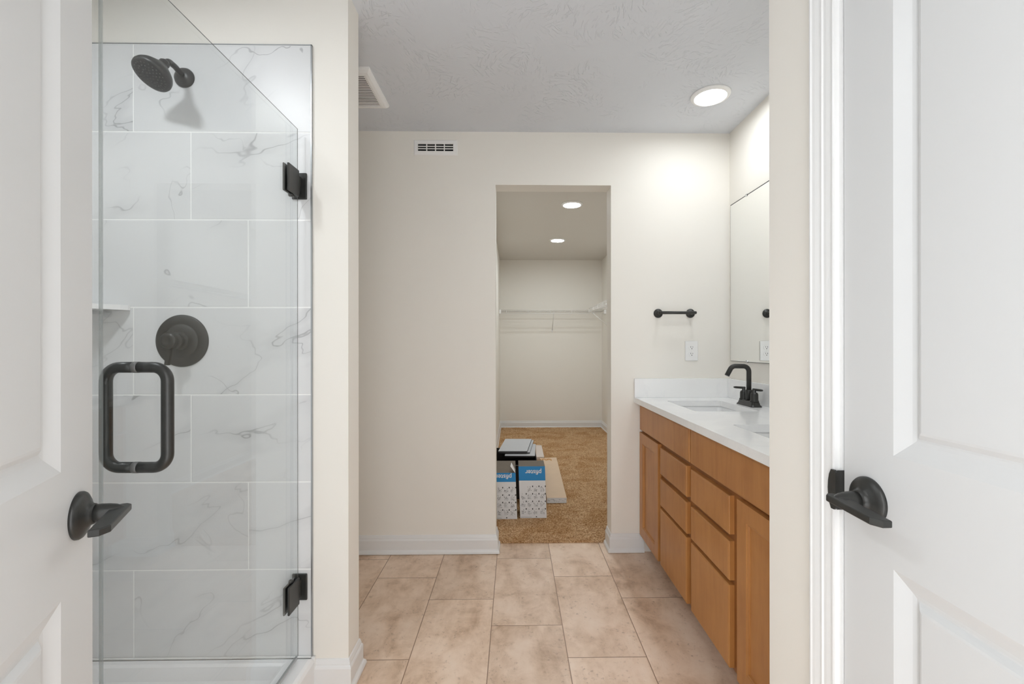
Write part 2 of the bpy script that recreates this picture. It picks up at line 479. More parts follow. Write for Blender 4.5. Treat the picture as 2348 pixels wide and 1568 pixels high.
# baseboards
BASE = [(0, 0), (0.016, 0), (0.0165, 0.004)] + [(0.0135 + 0.009 * math.cos(R(a)), 0.004 + 0.018 * math.sin(R(a))) for a in (0, 30, 60, 80)] + \
       [(0.0125, 0.026), (0.0125, 0.078), (0.0105, 0.084), (0.0075, 0.088), (0.0075, 0.092), (0.0045, 0.103), (0.003, 0.107), (0, 0.108)]
def baseboard(name, path, label, prof=BASE):
    struct(name, MB().sweep(path, prof, XY), 'white_trim', label, 'baseboard')
baseboard('baseboard_back_left', [(OL, WB), (OL, D), (XL, D)], 'white baseboard left of the closet opening')
baseboard('baseboard_back_right', [(0.757, D), (OR_, D), (OR_, WB)], 'white baseboard between closet opening and vanity')
baseboard('baseboard_pier', [(XL, 1.70), (-0.585, 1.70), (-0.585, S + 0.007), (-0.7085, S + 0.007)], 'white baseboard around the end of the shower stub wall')
baseboard('baseboard_closet', [(CR, WB), (CR, CB), (CL, CB), (CL, WB)], 'white baseboard around the closet walls')
baseboard('baseboard_partition', [(XP, 0.883), (XP, 1.048), (0.75, 1.048)][::-1], 'white baseboard on the end of the partition wall')

# casing and jamb of the right-hand door (plane y,z; out-of-plane toward -x)
CAS = [(0.0, 0.0), (0.0, 0.009), (0.004, 0.0105), (0.008, 0.0105), (0.010, 0.0085), (0.026, 0.0105), (0.034, 0.011), (0.037, 0.0135), (0.041, 0.0135), (0.043, 0.0115),
       (0.060, 0.0145), (0.068, 0.0155), (0.072, 0.0175), (0.077, 0.017), (0.079, 0.013), (0.079, 0.0)]
YZ = lambda a, b, h: (XP - h, a, b)
yi0, yi1, zi = DY0 - 0.002, DY1 - 0.009, DH - 0.009
m = MB().sweep([(yi1, 0.0), (yi1, zi), (yi0, zi), (yi0, 0.0)], [(-o * 0.77, h) for o, h in CAS], YZ)
m.box((XP, DY1 - 0.0165, 0), (XP + 0.115, DY1 - 0.0005, DH - 0.001)).box((XP + 0.038, DY1 - 0.027, 0), (XP + 0.075, DY1 - 0.0165, DH - 0.017)).box((XP, DY0 + 0.0005, DH - 0.0165), (XP + 0.115, DY1 - 0.0005, DH - 0.0005))
struct('trim_2', m, 'white_trim', 'white moulded casing around the right-hand door', 'trim')

# ------------------------------------------------------------------ panel doors
PROF = [(0.0, 0.0), (0.003, 0.0012), (0.012, 0.0048), (0.024, 0.0095), (0.030, 0.0110), (0.033, 0.0110), (0.037, 0.0075), (0.041, 0.0045), (0.045, 0.0035)]
def panel_slab(w, h, th, panels, to3, prof=PROF):
    """u across, v up, d out of the face (0 front, -th back)."""
    mb = MB()
    us = sorted({0.0, w} | {p[0] for p in panels} | {p[2] for p in panels}); vs = sorted({0.0, h} | {p[1] for p in panels} | {p[3] for p in panels})
    ins = lambda u, v: any(p[0] < u < p[2] and p[1] < v < p[3] for p in panels)
    for sgn, base in ((1, 0.0), (-1, -th)):
        for i in range(len(us) - 1):
            for j in range(len(vs) - 1):
                if not ins((us[i] + us[i + 1]) / 2, (vs[j] + vs[j + 1]) / 2):
                    mb.quad(to3(us[i], vs[j], base), to3(us[i + 1], vs[j], base), to3(us[i + 1], vs[j + 1], base), to3(us[i], vs[j + 1], base))
        for (a, b, c, d) in panels:
            rings = [[(a + o, b + o), (c - o, b + o), (c - o, d - o), (a + o, d - o)] for o, _ in prof]
            for k in range(len(prof) - 1):
                d0, d1 = base - sgn * prof[k][1], base - sgn * prof[k + 1][1]
                for q in range(4):
                    r0, r1 = rings[k], rings[k + 1]; q2 = (q + 1) % 4
                    mb.quad(to3(*r0[q], d0), to3(*r0[q2], d0), to3(*r1[q2], d1), to3(*r1[q], d1))
            r = rings[-1]; dd = base - sgn * prof[-1][1]
            mb.quad(*[to3(*r[q], dd) for q in range(4)])
    for j in range(len(vs) - 1):
        for u in (0.0, w): mb.quad(to3(u, vs[j], 0), to3(u, vs[j + 1], 0), to3(u, vs[j + 1], -th), to3(u, vs[j], -th))
    for i in range(len(us) - 1):
        for v in (0.0, h): mb.quad(to3(us[i], v, 0), to3(us[i + 1], v, 0), to3(us[i + 1], v, -th), to3(us[i], v, -th))
    return mb

def inset(poly, d):
    out = []; n = len(poly)
    for i in range(n):
        p, q, r = Vector(poly[i - 1]), Vector(poly[i]), Vector(poly[(i + 1) % n])
        d0, d1 = (q - p).normalized(), (r - q).normalized()
        n0, n1 = Vector((-d0.y, d0.x)), Vector((-d1.y, d1.x)); m = n0 + n1
        out.append(tuple(q + m / max(0.3, m.dot(n0)) * d))
    return out

def lever_set(parent, o, out, along, k=1.0):
    """Round rose, neck and flat angular lever. o: centre on the door face; out: away from the face; along: toward the hinge; k: size."""
    o, out, along = Vector(o), Vector(out).normalized(), Vector(along).normalized()
    sc = lambda pr: [(r * k, h * k) for r, h in pr]
    rose = MB().lathe(o, out, sc([(0.0388, 0.0), (0.0388, 0.0035), (0.037, 0.0065), (0.030, 0.0105), (0.022, 0.0135), (0.0175, 0.018), (0.0165, 0.0215), (0.0, 0.0215)]), 64)
    h = build('door_handle', rose, 'matte_black', parent)
    nk = MB().lathe(o, out, sc([(0.0150, 0.0205), (0.0148, 0.030), (0.0138, 0.040), (0.0118, 0.049), (0.0085, 0.056), (0.0055, 0.0605), (0.0, 0.061)]), 32)
    z = Vector((0, 0, 1))
    # blade: flat bar lying level, chamfered at both ends, running to the hinge side
    prof = [(-0.013, 0.046), (-0.017, 0.052), (-0.017, 0.060), (-0.010, 0.0665), (0.084, 0.0665), (0.097, 0.056), (0.097, 0.0425), (0.010, 0.041)]
    area = sum(prof[i - 1][0] * prof[i][1] - prof[i][0] * prof[i - 1][1] for i in range(len(prof)))
    if area < 0: prof = prof[::-1]
    vs = []; n = len(prof)
    for ins, zz in ((0.0016, -0.0058), (0.0006, -0.0052), (0.0, -0.0040), (0.0, 0.0040), (0.0006, 0.0052), (0.0016, 0.0058)):
        for (a, b) in inset(prof, ins): vs.append(o + (along * a + out * b + z * (zz + 0.001 - 0.04 * max(0, a))) * k)
    fs = [(i * n + q, i * n + (q + 1) % n, (i + 1) * n + (q + 1) % n, (i + 1) * n + q) for i in range(5) for q in range(n)]
    nk.add(vs, fs); nk.add(vs[:n], [tuple(range(n))]); nk.add(vs[-n:], [tuple(range(n))])
    build('lever', nk, 'matte_black', h)
    return h

# right-hand door, closed in the partition
d2 = thing('door_2', 'closed white two-panel door with black lever on the right partition wall', 'door', (XP + 0.019, DY0 + 0.305, 0.012), kind='structure')
DW = DY1 - 0.0195 - (DY0 + 0.0005) - 0.003
YE = DY1 - 0.0195     # latch edge
FX = XP + 0.0015      # face of the door
to = lambda u, v, d: (FX - d, YE - u, 0.012 + v)
STI = 0.106
pan = [(STI, 0.22, DW - STI, 0.854 - 0.012), (STI, 1.034 - 0.012, DW - STI, 1.91)]
build('door_panel', panel_slab(DW, DH - 0.032, 0.035, pan, to), 'white_door', d2)
lever_set(d2, (FX, 0.7535, 0.947), (-1, 0, 0), (0, -1, 0))

# strike lip on the jamb beside it
sp = MB().prism([(0.0, 0.004), (0.004, 0.0), (0.012, 0.0), (0.017, 0.010), (0.0195, 0.022), (0.0205, 0.036), (0.0195, 0.050), (0.017, 0.062), (0.012, 0.072), (0.004, 0.072), (0.0, 0.068)],
                lambda u, v, d: (XP - 0.0105 - d, DY1 - 0.0195 + u, 0.909 + v), 0.0, 0.0045)
sp.prism([(0.0, 0.002), (0.006, 0.0), (0.006, 0.072), (0.0, 0.070)], lambda u, v, d: (XP - 0.0105 + d, DY1 - 0.0185 + u * 0.25, 0.909 + v), 0.0, 0.030)
tag(build('strike_plate', sp, 'matte_black'), 'black curved strike plate lip on white casing beside the right door lever', 'strike plate')

# left-hand door, swung open into the room
ang = R(25.2)
dirv = Vector((-math.sin(ang), math.cos(ang), 0)); nrm_in = Vector((math.cos(ang), math.sin(ang), 0))
EDGE = Vector((-0.6805, 0.7361, 0))
LW = 0.762
HINGE = EDGE - dirv * LW
d1 = thing('door_1', 'open white two-panel door with black lever at the left edge of the view', 'door', (HINGE.x, HINGE.y, 0.012), rotz=ang, kind='structure')
# local frame: +y from hinge to latch edge, +x toward the view
to = lambda u, v, d: (d, LW - u, v)
pan = [(STI, 0.22, LW - STI, 0.852 - 0.012), (STI, 1.032 - 0.012, LW - STI, 1.91)]
build('door_panel', panel_slab(LW, 2.03, 0.035, pan, to), 'white_door', d1)
lever_set(d1, (0, LW - 0.051, 0.9535 - 0.012), (1, 0, 0), (0, -1, 0), 0.91)

# ------------------------------------------------------------------ recessed disc lamps
def disc_light(x, y, label, group):
    t = thing('ceiling_light', label, 'light', (x, y, H - 0.014), group=group)
    rim = MB().lathe((x, y, H), (0, 0, -1), [(0.0945, 0.0), (0.0945, 0.005), (0.091, 0.009), (0.083, 0.0125), (0.0765, 0.0135), (0.0745, 0.012), (0.0745, 0.0)], 56)
    build('trim_ring', rim, 'white_plastic', t)
    lens = MB().lathe((x, y, H), (0, 0, -1), [(0.0745, 0.0095), (0.05, 0.0105), (0.0, 0.011)], 56)
    lens = build('diffuser', lens, 'lamp_' + group.split()[0].replace('bathroom', 'vanity'), t)
    return t
disc_light(0.979, 2.225, 'round glowing recessed light in the bathroom ceiling above the far sink', 'bathroom ceiling lights')
disc_light(0.979, 1.49, 'round recessed light in the bathroom ceiling above the near sink', 'bathroom ceiling lights')
disc_light(-1.15, 0.80, 'round recessed light in the ceiling over the shower', 'shower light')
disc_light(0.51, 3.958, 'nearer of the two round lights in the closet ceiling', 'closet ceiling lights')
disc_light(0.513, 5.304, 'farther of the two round lights in the closet ceiling', 'closet ceiling lights')

# ------------------------------------------------------------------ exhaust fan grille
t = thing('exhaust_fan', 'white square exhaust fan grille on ceiling beside the shower stub wall', 'fan', (-0.81, 2.18, H - 0.03))
fx0, fx1, fy0, fy1 = -0.972, -0.647, 2.018, 2.343
m = MB()
pr = [(0.0, H), (0.0, H - 0.006), (0.004, H - 0.014), (0.012, H - 0.022), (0.024, H - 0.026), (0.034, H - 0.0255), (0.036, H - 0.022), (0.036, H)]
path = [(fx0, fy0), (fx1, fy0), (fx1, fy1), (fx0, fy1)]
m.sweep(path, pr, XY, closed=True)
build('grille_frame', m, 'white_plastic', t)
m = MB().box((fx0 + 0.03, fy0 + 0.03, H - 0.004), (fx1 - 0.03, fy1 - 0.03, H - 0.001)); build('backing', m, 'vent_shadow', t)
for k in range(18):
    y = fy0 + 0.046 + k * (fy1 - fy0 - 0.092) / 17
    m = MB().box((fx0 + 0.034, y - 0.0035, H - 0.0245), (fx1 - 0.034, y + 0.0035, H - 0.0225), 0.0006, seg=1)
    build('slat', m, 'white_plastic', t)

# ------------------------------------------------------------------ wall register
t = thing('wall_vent', 'white rectangular air register high on the cream wall, left of closet opening', 'vent', (-0.456, D, 2.314))
vx0, vx1, vz0, vz1 = -0.582, -0.330, 2.314, 2.403
m = MB().sweep([(vx0, vz0), (vx1, vz0), (vx1, vz1), (vx0, vz1)], [(0, 0), (0.0, 0.003), (0.004, 0.008), (0.022, 0.010), (0.024, 0.008), (0.024, 0.0)], lambda a, b, h: (a, D - h, b), closed=True)
build('frame', m, 'white_plastic', t)
build('backing', MB().box((vx0 + 0.023, D - 0.002, vz0 + 0.02), (vx1 - 0.023, D - 0.0005, vz1 - 0.02)), 'dark_slot', t)
for k in range(3):
    x = vx0 + 0.024 + (vx1 - vx0 - 0.048) * (k + 1) / 4
    build('mullion', MB().box((x - 0.0028, D - 0.009, vz0 + 0.022), (x + 0.0028, D - 0.003, vz1 - 0.022)), 'white_plastic', t)
for k in range(2):
    z = vz0 + 0.024 + (vz1 - vz0 - 0.048) * (k + 1) / 3
    build('louver', MB().box((vx0 + 0.023, D - 0.0085, z - 0.0022), (vx1 - 0.023, D - 0.003, z + 0.0022)), 'white_plastic', t)

# ------------------------------------------------------------------ towel bar and outlet
TZ = 1.3965
t = thing('towel_bar', 'short black towel bar on cream wall above the outlet', 'towel bar', (0.94, D, TZ))
for x in (0.844, 1.034):
    pp = MB().lathe((x, D, TZ), (0, -1, 0), [(0.0265, 0), (0.0265, 0.004), (0.0245, 0.0075), (0.015, 0.010), (0.0105, 0.014), (0.0085, 0.024), (0.0085, 0.060)], 36)
    build('post', pp, 'matte_black', t)
b = MB().tube([(0.8375, D - 0.060, TZ), (0.839, D - 0.060, TZ), (1.043, D - 0.060, TZ), (1.046, D - 0.060, TZ)], [0.0055, 0.0085, 0.0085, 0.0065], 20)
build('bar', b, 'matte_black', t)

ox0, ox1, oz0, oz1 = 1.0025, 1.0775, 1.118, 1.235
oc = (ox0 + ox1) / 2
t = thing('electrical_outlet', 'white duplex electrical outlet on cream wall beneath the towel bar', 'outlet', (oc, D, oz0))
bm = MB().box((ox0, D - 0.006, oz0), (ox1, D - 0.0002, oz1), 0.0045, seg=3)
build('cover_plate', bm, 'white_plastic', t)
for zc in (oz0 + 0.0395, oz1 - 0.0395):
    poly = [(oc + 0.0172 * math.cos(R(a)), zc + max(-0.0135, min(0.0135, 0.0172 * math.sin(R(a))))) for a in range(0, 360, 10)]
    rec = build('receptacle', MB().prism(poly, lambda u, v, d: (u, D - 0.006 - d, v), 0.0, 0.0022), 'white_plastic', t)
    sl = MB().box((oc - 0.0075, D - 0.0085, zc - 0.0005), (oc - 0.0052, D - 0.0079, zc + 0.008)).box((oc + 0.0050, D - 0.0085, zc + 0.0005), (oc + 0.0070, D - 0.0079, zc + 0.0075))
    sl.lathe((oc, D - 0.0079, zc - 0.0065), (0, -1, 0), [(0.0026, 0), (0.0026, 0.0006), (0, 0.0006)], 14)
    build('slot', sl, 'dark_slot', rec)
build('screw', MB().lathe((oc, D - 0.006, (oz0 + oz1) / 2), (0, -1, 0), [(0.003, 0), (0.0028, 0.001), (0, 0.0012)], 14), 'white_plastic', t)

# ------------------------------------------------------------------ mirror
my0, my1, mz0, mz1 = 1.12, 2.602, 1.118, 2.0255
t = thing('mirror', 'large frameless wall mirror above the vanity', 'mirror', (XR - 0.003, (my0 + my1) / 2, mz0))
m = MB().box((XR - 0.0058, my0, mz0), (XR - 0.0008, my1, mz1), mi=1)
m.quad((XR - 0.0059, my0 + 0.002, mz0 + 0.002), (XR - 0.0059, my1 - 0.002, mz0 + 0.002), (XR - 0.0059, my1 - 0.002, mz1 - 0.005), (XR - 0.0059, my0 + 0.002, mz1 - 0.005))
build('mirror_glass', m, ['mirror_silver', 'slab_edge'], t)
for y in (2.42, 1.3):
    for z, sg in ((mz1, 1), (mz0, -1)):
        c = MB().box((XR - 0.0085, y - 0.009, z - sg * 0.009), (XR - 0.006, y + 0.009, z + sg * 0.003), 0.0008, seg=1).box((XR - 0.0085, y - 0.009, z + sg * 0.001), (XR - 0.0005, y + 0.009, z + sg * 0.003))
        build('clip', c, 'chrome', t)

# ------------------------------------------------------------------ vanity
VX = 0.731      # faces of doors and drawers
FXX = VX + 0.020
VY0, VY1 = 1.062, 2.6235
t = thing('vanity_cabinet', 'brown maple double vanity cabinet with doors and drawers under the white counter', 'cabinet', (1.0, 1.84, 0))
m = MB()
m.box((FXX, VY0, 0.10), (FXX + 0.019, VY1, 0.874))                       # face frame
m.box((FXX + 0.019, VY0, 0.10), (XR - 0.002, VY0 + 0.016, 0.874)).box((FXX + 0.019, VY1 - 0.016, 0.10), (XR - 0.002, VY1, 0.874))
m.box((FXX + 0.019, VY0, 0.10), (XR - 0.002, VY1, 0.118)).box((XR - 0.012, VY0, 0.118), (XR - 0.002, VY1, 0.874))
build('body', m, 'stained_maple_shaded', t)
build('toe_kick', MB().box((FXX + 0.072, VY0, 0.0), (FXX + 0.09, VY1, 0.10)), 'stained_maple_shaded', t)
def front_slab(y0, y1, z0, z1):
    mb = MB(); bev = [(0.0, 0.0), (0.0, 0.0160), (0.0008, 0.0178), (0.0025, 0.0188), (0.0055, 0.0192), (0.0065, 0.0199), (0.009, 0.0199)]
    rings = []
    for o, d in bev: rings.append([(FXX - d, y, z) for y, z in ((y0 + o, z0 + o), (y1 - o, z0 + o), (y1 - o, z1 - o), (y0 + o, z1 - o))])
    for k in range(len(bev) - 1):
        for q in range(4): mb.quad(rings[k][q], rings[k][(q + 1) % 4], rings[k + 1][(q + 1) % 4], rings[k + 1][q])
    mb.quad(*rings[-1]); mb.quad(*rings[0][::-1])
    return mb
SHK = [(0.0, 0.0), (0.003, 0.003), (0.0065, 0.0035), (0.0085, 0.0085), (0.0125, 0.0095)]
def front_door(y0, y1, z0, z1, fr=0.058):
    to = lambda u, v, d: (VX - d, y0 + u, z0 + v)
    w, h = y1 - y0, z1 - z0
    return panel_slab(w, h, 0.0195, [(fr, fr, w - fr, h - fr)], to, SHK)
for (a, b) in ((1.872, 2.612), (1.114, 1.8585)): build('drawer_front', front_slab(a, b, 0.719, 0.861), 'stained_maple', t)
for (a, b) in ((2.279, 2.612), (1.114, 1.466)): build('cabinet_door', front_door(a, b, 0.109, 0.7055), 'stained_maple', t)
for (a, b) in ((1.903, 2.247), (1.523, 1.855)):
    for (c, d) in ((0.564, 0.696), (0.407, 0.541), (0.109, 0.391)): build('drawer', front_slab(a, b, c, d), 'stained_maple', t)

# counter with two undermount sinks
CZ0, CZ1 = 0.875, 0.905
t = thing('countertop', 'white quartz vanity countertop with two sink cutouts and low splash', 'countertop', (0.98, 1.84, CZ0))
SINKS = ((0.984, 2.2545, 0.298, 0.405), (0.984, 1.512, 0.298, 0.405))
bm = bmesh.new()
def loop(pts, z):
    vs = [bm.verts.new((x, y, z)) for x, y in pts]
    return [bm.edges.new((vs[i], vs[(i + 1) % len(vs)])) for i in range(len(vs))]
es = loop([(0.7005, 1.052), (XR - 0.001, 1.052), (XR - 0.001, D - 0.001), (0.7005, D - 0.001)], CZ1)
for (cx, cy, w, h) in SINKS: es += loop(rrect(cx, cy, w, h, 0.018), CZ1)
bmesh.ops.triangle_fill(bm, use_beauty=True, use_dissolve=False, edges=es)
ret = bmesh.ops.extrude_face_region(bm, geom=bm.faces[:])
bmesh.ops.translate(bm, vec=(0, 0, CZ0 - CZ1), verts=[g for g in ret['geom'] if isinstance(g, bmesh.types.BMVert)])
build('slab', MB().bm(bm), 'quartz', t)
build('backsplash', MB().box((0.7005, D - 0.0205, CZ1), (XR - 0.0015, D - 0.0008, 1.0155), 0.0015), 'quartz', t)
build('backsplash', MB().box((XR - 0.0205, 1.052, CZ1), (XR - 0.001, D - 0.021, 1.0155), 0.0015), 'quartz', t)

def make_sink(cx, cy, w, h, label):
    t = thing('sink', label, 'sink', (cx, cy, CZ0 - 0.14), group='undermount sinks')
    levels = [(0.030, CZ0 - 0.0005, 0.03), (0.006, CZ0 - 0.0005, 0.024), (0.004, CZ0 - 0.010, 0.024), (0.0, CZ0 - 0.09, 0.03), (-0.010, CZ0 - 0.118, 0.035), (-0.030, CZ0 - 0.132, 0.04), (-0.10, CZ0 - 0.139, 0.04)]
    mb = MB(); vs = []; n = None
    for o, z, r in levels:
        ring = rrect(cx, cy, w + 2 * o, h + 2 * o, r, 6); n = len(ring)
        vs += [(x, y, z) for x, y in ring]
    fs = [(i * n + k, i * n + (k + 1) % n, (i + 1) * n + (k + 1) % n, (i + 1) * n + k) for i in range(len(levels) - 1) for k in range(n)]
    mb.add(vs, fs, 0, True); mb.add(vs[-n:], [tuple(range(n))])
    b = build('bowl', mb, 'white_ceramic', t)
    s = b.modifiers.new('shell', 'SOLIDIFY'); s.thickness = 0.008; s.offset = -1 if True else 1
    build('drain', MB().lathe((cx + 0.02, cy, CZ0 - 0.1395), (0, 0, 1), [(0.028, 0), (0.028, 0.002), (0.022, 0.004), (0.0, 0.003)], 28), 'matte_black', t)
make_sink(*SINKS[0], 'white rectangular undermount sink at the far end, below the black faucet')
make_sink(*SINKS[1], 'white rectangular undermount sink at the near end, cut off by the partition wall')

# faucet
fcx, fcy = 1.186, 2.2545
t = thing('faucet', 'matte black two-handle arched faucet behind the far sink', 'faucet', (fcx, fcy, CZ1))
mb = MB(); lv = [(0.0, CZ1, 0.0), (0.0, CZ1 + 0.004, 0.0), (-0.005, CZ1 + 0.010, 0.0), (-0.009, CZ1 + 0.024, 0.0), (-0.012, CZ1 + 0.027, 0)]
vs = []
for o, z, _ in lv: 
    ring = rrect(fcx, fcy, 0.056 + 2 * o, 0.158 + 2 * o, 0.012, 4); n = len(ring); vs += [(x, y, z) for x, y in ring]
mb.add(vs, [(i * n + k, i * n + (k + 1) % n, (i + 1) * n + (k + 1) % n, (i + 1) * n + k) for i in range(len(lv) - 1) for k in range(n)])
mb.add(vs[-n:], [tuple(range(n))]); mb.add(vs[:n], [tuple(reversed(range(n)))])
build('base_plate', mb, 'matte_black', t)
zb = CZ1 + 0.026
mb = MB().lathe((fcx, fcy, zb), (0, 0, 1), [(0.0165, 0), (0.0165, 0.050), (0.0150, 0.053), (0.0125, 0.054)], 32)
mb.tube(bend([(fcx, fcy, zb + 0.05), (fcx, fcy, 1.103), (fcx - 0.086, fcy, 1.1045), (fcx - 0.112, fcy, 1.056)], [0, 0.028, 0.030, 0], 10), 0.0118, 20)
build('spout', mb, 'matte_black', t)
for sg, dx, dy in ((1, -0.030, 0.044), (-1, 0.022, -0.036)):
    hy = fcy + sg * 0.0508
    mb = MB().lathe((fcx, hy, zb - 0.001), (0, 0, 1), [(0.0215, 0), (0.0215, 0.005), (0.0185, 0.007), (0.0180, 0.036), (0.0150, 0.044), (0.0085, 0.047), (0.0080, 0.058), (0.0, 0.059)], 32)
    hd = build('handle', mb, 'matte_black', t)
    L = Vector((dx, dy, 0)); e = L.normalized()
    p0 = Vector((fcx, hy, zb + 0.059)) - e * 0.008
    build('lever', MB().tube([p0, p0 + e * 0.002, p0 + L * 0.95 + Vector((0, 0, -0.001)), p0 + L + e * 0.008 + Vector((0, 0, -0.001))], [0.0045, 0.0062, 0.0058, 0.0042], 14), 'matte_black', hd)

# ------------------------------------------------------------------ shower pan
t = thing('shower_pan', 'white acrylic shower pan with raised rim under the glass', 'shower pan', (-1.14, 0.78, 0))
px0, px1, py0, py1 = XL + 0.009, -0.700, -0.018, S - 0.0005
mb = MB()
def ring(o, z, ob=None): return [(px0 + o, py0 + o, z), (px1 - (ob if ob is not None else o), py0 + o, z), (px1 - (ob if ob is not None else o), py1 - o, z), (px0 + o, py1 - o, z)]
rs = [ring(0, 0), ring(0, 0.104), ring(0.004, 0.115, 0.006), ring(0.012, 0.120, 0.016), ring(0.030, 0.120, 0.086), ring(0.038, 0.114, 0.096), ring(0.050, 0.075, 0.108), ring(0.085, 0.045, 0.150), ring(0.40, 0.030, 0.40)]
for a, b in zip(rs, rs[1:]):
    for q in range(4): mb.quad(a[q], a[(q + 1) % 4], b[(q + 1) % 4], b[q])
mb.quad(*rs[-1])
o = build('basin', mb, 'acrylic', t)
build('caulk_bead', MB().box((px1 - 0.012, py1 - 0.004, 0.0), (px1 + 0.002, py1 + 0.006, 0.1205), 0.002).box((px0, py1 - 0.006, 0.118), (px1 - 0.012, py1, 0.124), 0.001, seg=1), 'grout_silicone', t)

# ------------------------------------------------------------------ shower glass
GH = 1.957; GT = 0.008
def glass(y0, y1, z0, z1, far=1):
    mb = MB(); x0, x1 = XG - GT, XG
    mb.quad((x1, y0, z0), (x1, y1, z0), (x1, y1, z1), (x1, y0, z1), 0); mb.quad((x0, y0, z0), (x0, y0, z1), (x0, y1, z1), (x0, y1, z0), 0)
    mb.quad((x0, y0, z0), (x1, y0, z0), (x1, y0, z1), (x0, y0, z1), 1); mb.quad((x0, y1, z0), (x0, y1, z1), (x1, y1, z1), (x1, y1, z0), far)
    mb.quad((x0, y0, z1), (x1, y0, z1), (x1, y1, z1), (x0, y1, z1), 0); mb.quad((x0, y0, z0), (x0, y1, z0), (x1, y1, z0), (x1, y0, z0), 1)
    xa = x1 + 0.0003
    mb.quad((xa, y0, z1 - 0.0022), (xa, y1, z1 - 0.0022), (xa, y1, z1), (xa, y0, z1), 2)
    if far == 0 and y1 > 1: mb.quad((xa, y1 - 0.004, z0), (xa, y1, z0), (xa, y1, z1 - 0.0022), (xa, y1 - 0.004, z1 - 0.0022), 2)
    return mb
t = thing('shower_door', 'hinged clear glass shower door with black hinges and pull handle', 'shower door', (XG, 1.2, 0.135))
build('glass_pane', glass(0.8285, 1.563, 0.140, GH, 0), ['clear_glass', 'glass_edge', 'glass_arris'], t)
build('bottom_sweep', MB().box((XG - 0.009, 0.83, 0.128), (XG - 0.001, 1.561, 0.1395), 0.001, seg=1), 'seal_clear', t)
for zc, sg in ((1.7665, 1), (0.3665, -1)):
    hp = MB().box((XG - GT - 0.0065, 1.488, zc - 0.046), (XG - GT - 0.0005, 1.560, zc + 0.046), 0.0025).box((XG + 0.0005, 1.488, zc - 0.046), (XG + 0.0075, 1.560, zc + 0.046), 0.0025)
    hp.lathe((XG - 0.005, 1.5655, zc - 0.034), (0, 0, 1), [(0.0085, 0), (0.0085, 0.068)], 20)
    hp.lathe((XG - 0.005, 1.525, zc - sg * 0.055), (0, 0, sg), [(0.0, 0), (0.006, 0.0), (0.008, 0.003), (0.008, 0.010)], 18)
    hg = build('hinge', hp, 'matte_black', t)
    wp = MB().box((XG - 0.030, S - 0.0075, zc - 0.046), (XG + 0.022, S - 0.0002, zc + 0.046), 0.003).box((XG - 0.014, 1.568, zc - 0.030), (XG + 0.004, S - 0.004, zc + 0.030), 0.001, seg=1)
    build('wall_plate', wp, 'matte_black', hg)
hy = 0.906; hz0, hz1, so = 0.968, 1.167, 0.0565
mb = MB()
for sg in (1, -1):
    x0 = XG if sg > 0 else XG - GT
    mb.tube(bend([(x0, hy, hz1), (x0 + sg * so, hy, hz1), (x0 + sg * so, hy, hz0), (x0, hy, hz0)], 0.034, 10), 0.0108, 20)
ph = build('pull_handle', mb, 'matte_black', t)
mb = MB()
for z in (hz0, hz1): mb.lathe((XG - GT - 0.0015, hy, z), (1, 0, 0), [(0.0112, 0), (0.0112, GT + 0.003)], 24)
build('washer', mb, 'washer_grey', ph)
t = thing('fixed_glass_panel', 'narrow fixed clear glass panel between left door and glass shower door', 'glass panel', (XG, 0.4, 0.125))
build('glass_pane', glass(-0.012, 0.8255, 0.1285, GH, 0), ['clear_glass', 'glass_edge', 'glass_arris'], t)
build('bottom_channel', MB().box((XG - 0.015, -0.012, 0.1202), (XG + 0.005, 0.822, 0.1283)), 'grey_metal', t)

# ------------------------------------------------------------------ shower fittings
t = thing('showerhead', 'matte black round shower head on bent arm, high on the marble tile', 'shower head', (-1.1487, S, 2.143))
A = Vector((-1.1487, S, 2.143))
build('flange', MB().lathe(A, (0, -1, 0), [(0.034, 0), (0.034, 0.004), (0.030, 0.011), (0.020, 0.017), (0.0125, 0.019)], 40), 'matte_black', t)
ap = bend([A, A + Vector((0, -0.045, 0.012)), A + Vector((0.006, -0.080, 0.008)), A + Vector((0.011, -0.106, -0.014))], 0.03, 6)
build('arm', MB().tube(ap, 0.0095, 18), 'matte_black', t)
J = ap[-1]; hd_dir = Vector((-0.20, -0.50, -0.84)).normalized()
build('ball_joint', MB().lathe(J, hd_dir, [(0.0, -0.012), (0.010, -0.009), (0.0150, -0.001), (0.0150, 0.012), (0.012, 0.018), (0.0, 0.018)], 28), 'matte_black', t)
hs = build('head', MB().lathe(J, hd_dir, [(0.014, 0.012), (0.020, 0.016), (0.027, 0.024), (0.038, 0.035), (0.048, 0.046), (0.0535, 0.056), (0.0555, 0.066), (0.0540, 0.073), (0.048, 0.0755), (0.0, 0.0755)], 48), 'matte_black', t)
e1 = Vector((1, 0, 0)); e1 = (e1 - hd_dir * e1.dot(hd_dir)).normalized(); e2 = hd_dir.cross(e1)
nz = MB()
for rr, cnt in ((0.010, 6), (0.021, 12), (0.032, 18), (0.043, 24)):
    for k in range(cnt):
        a = 2 * math.pi * k / cnt
        nz.lathe(J + hd_dir * 0.0752 + e1 * rr * math.cos(a) + e2 * rr * math.sin(a), hd_dir, [(0.0019, 0), (0.0016, 0.0022), (0.0, 0.0024)], 8)
build('nozzles', nz, 'nozzle_grey', hs)

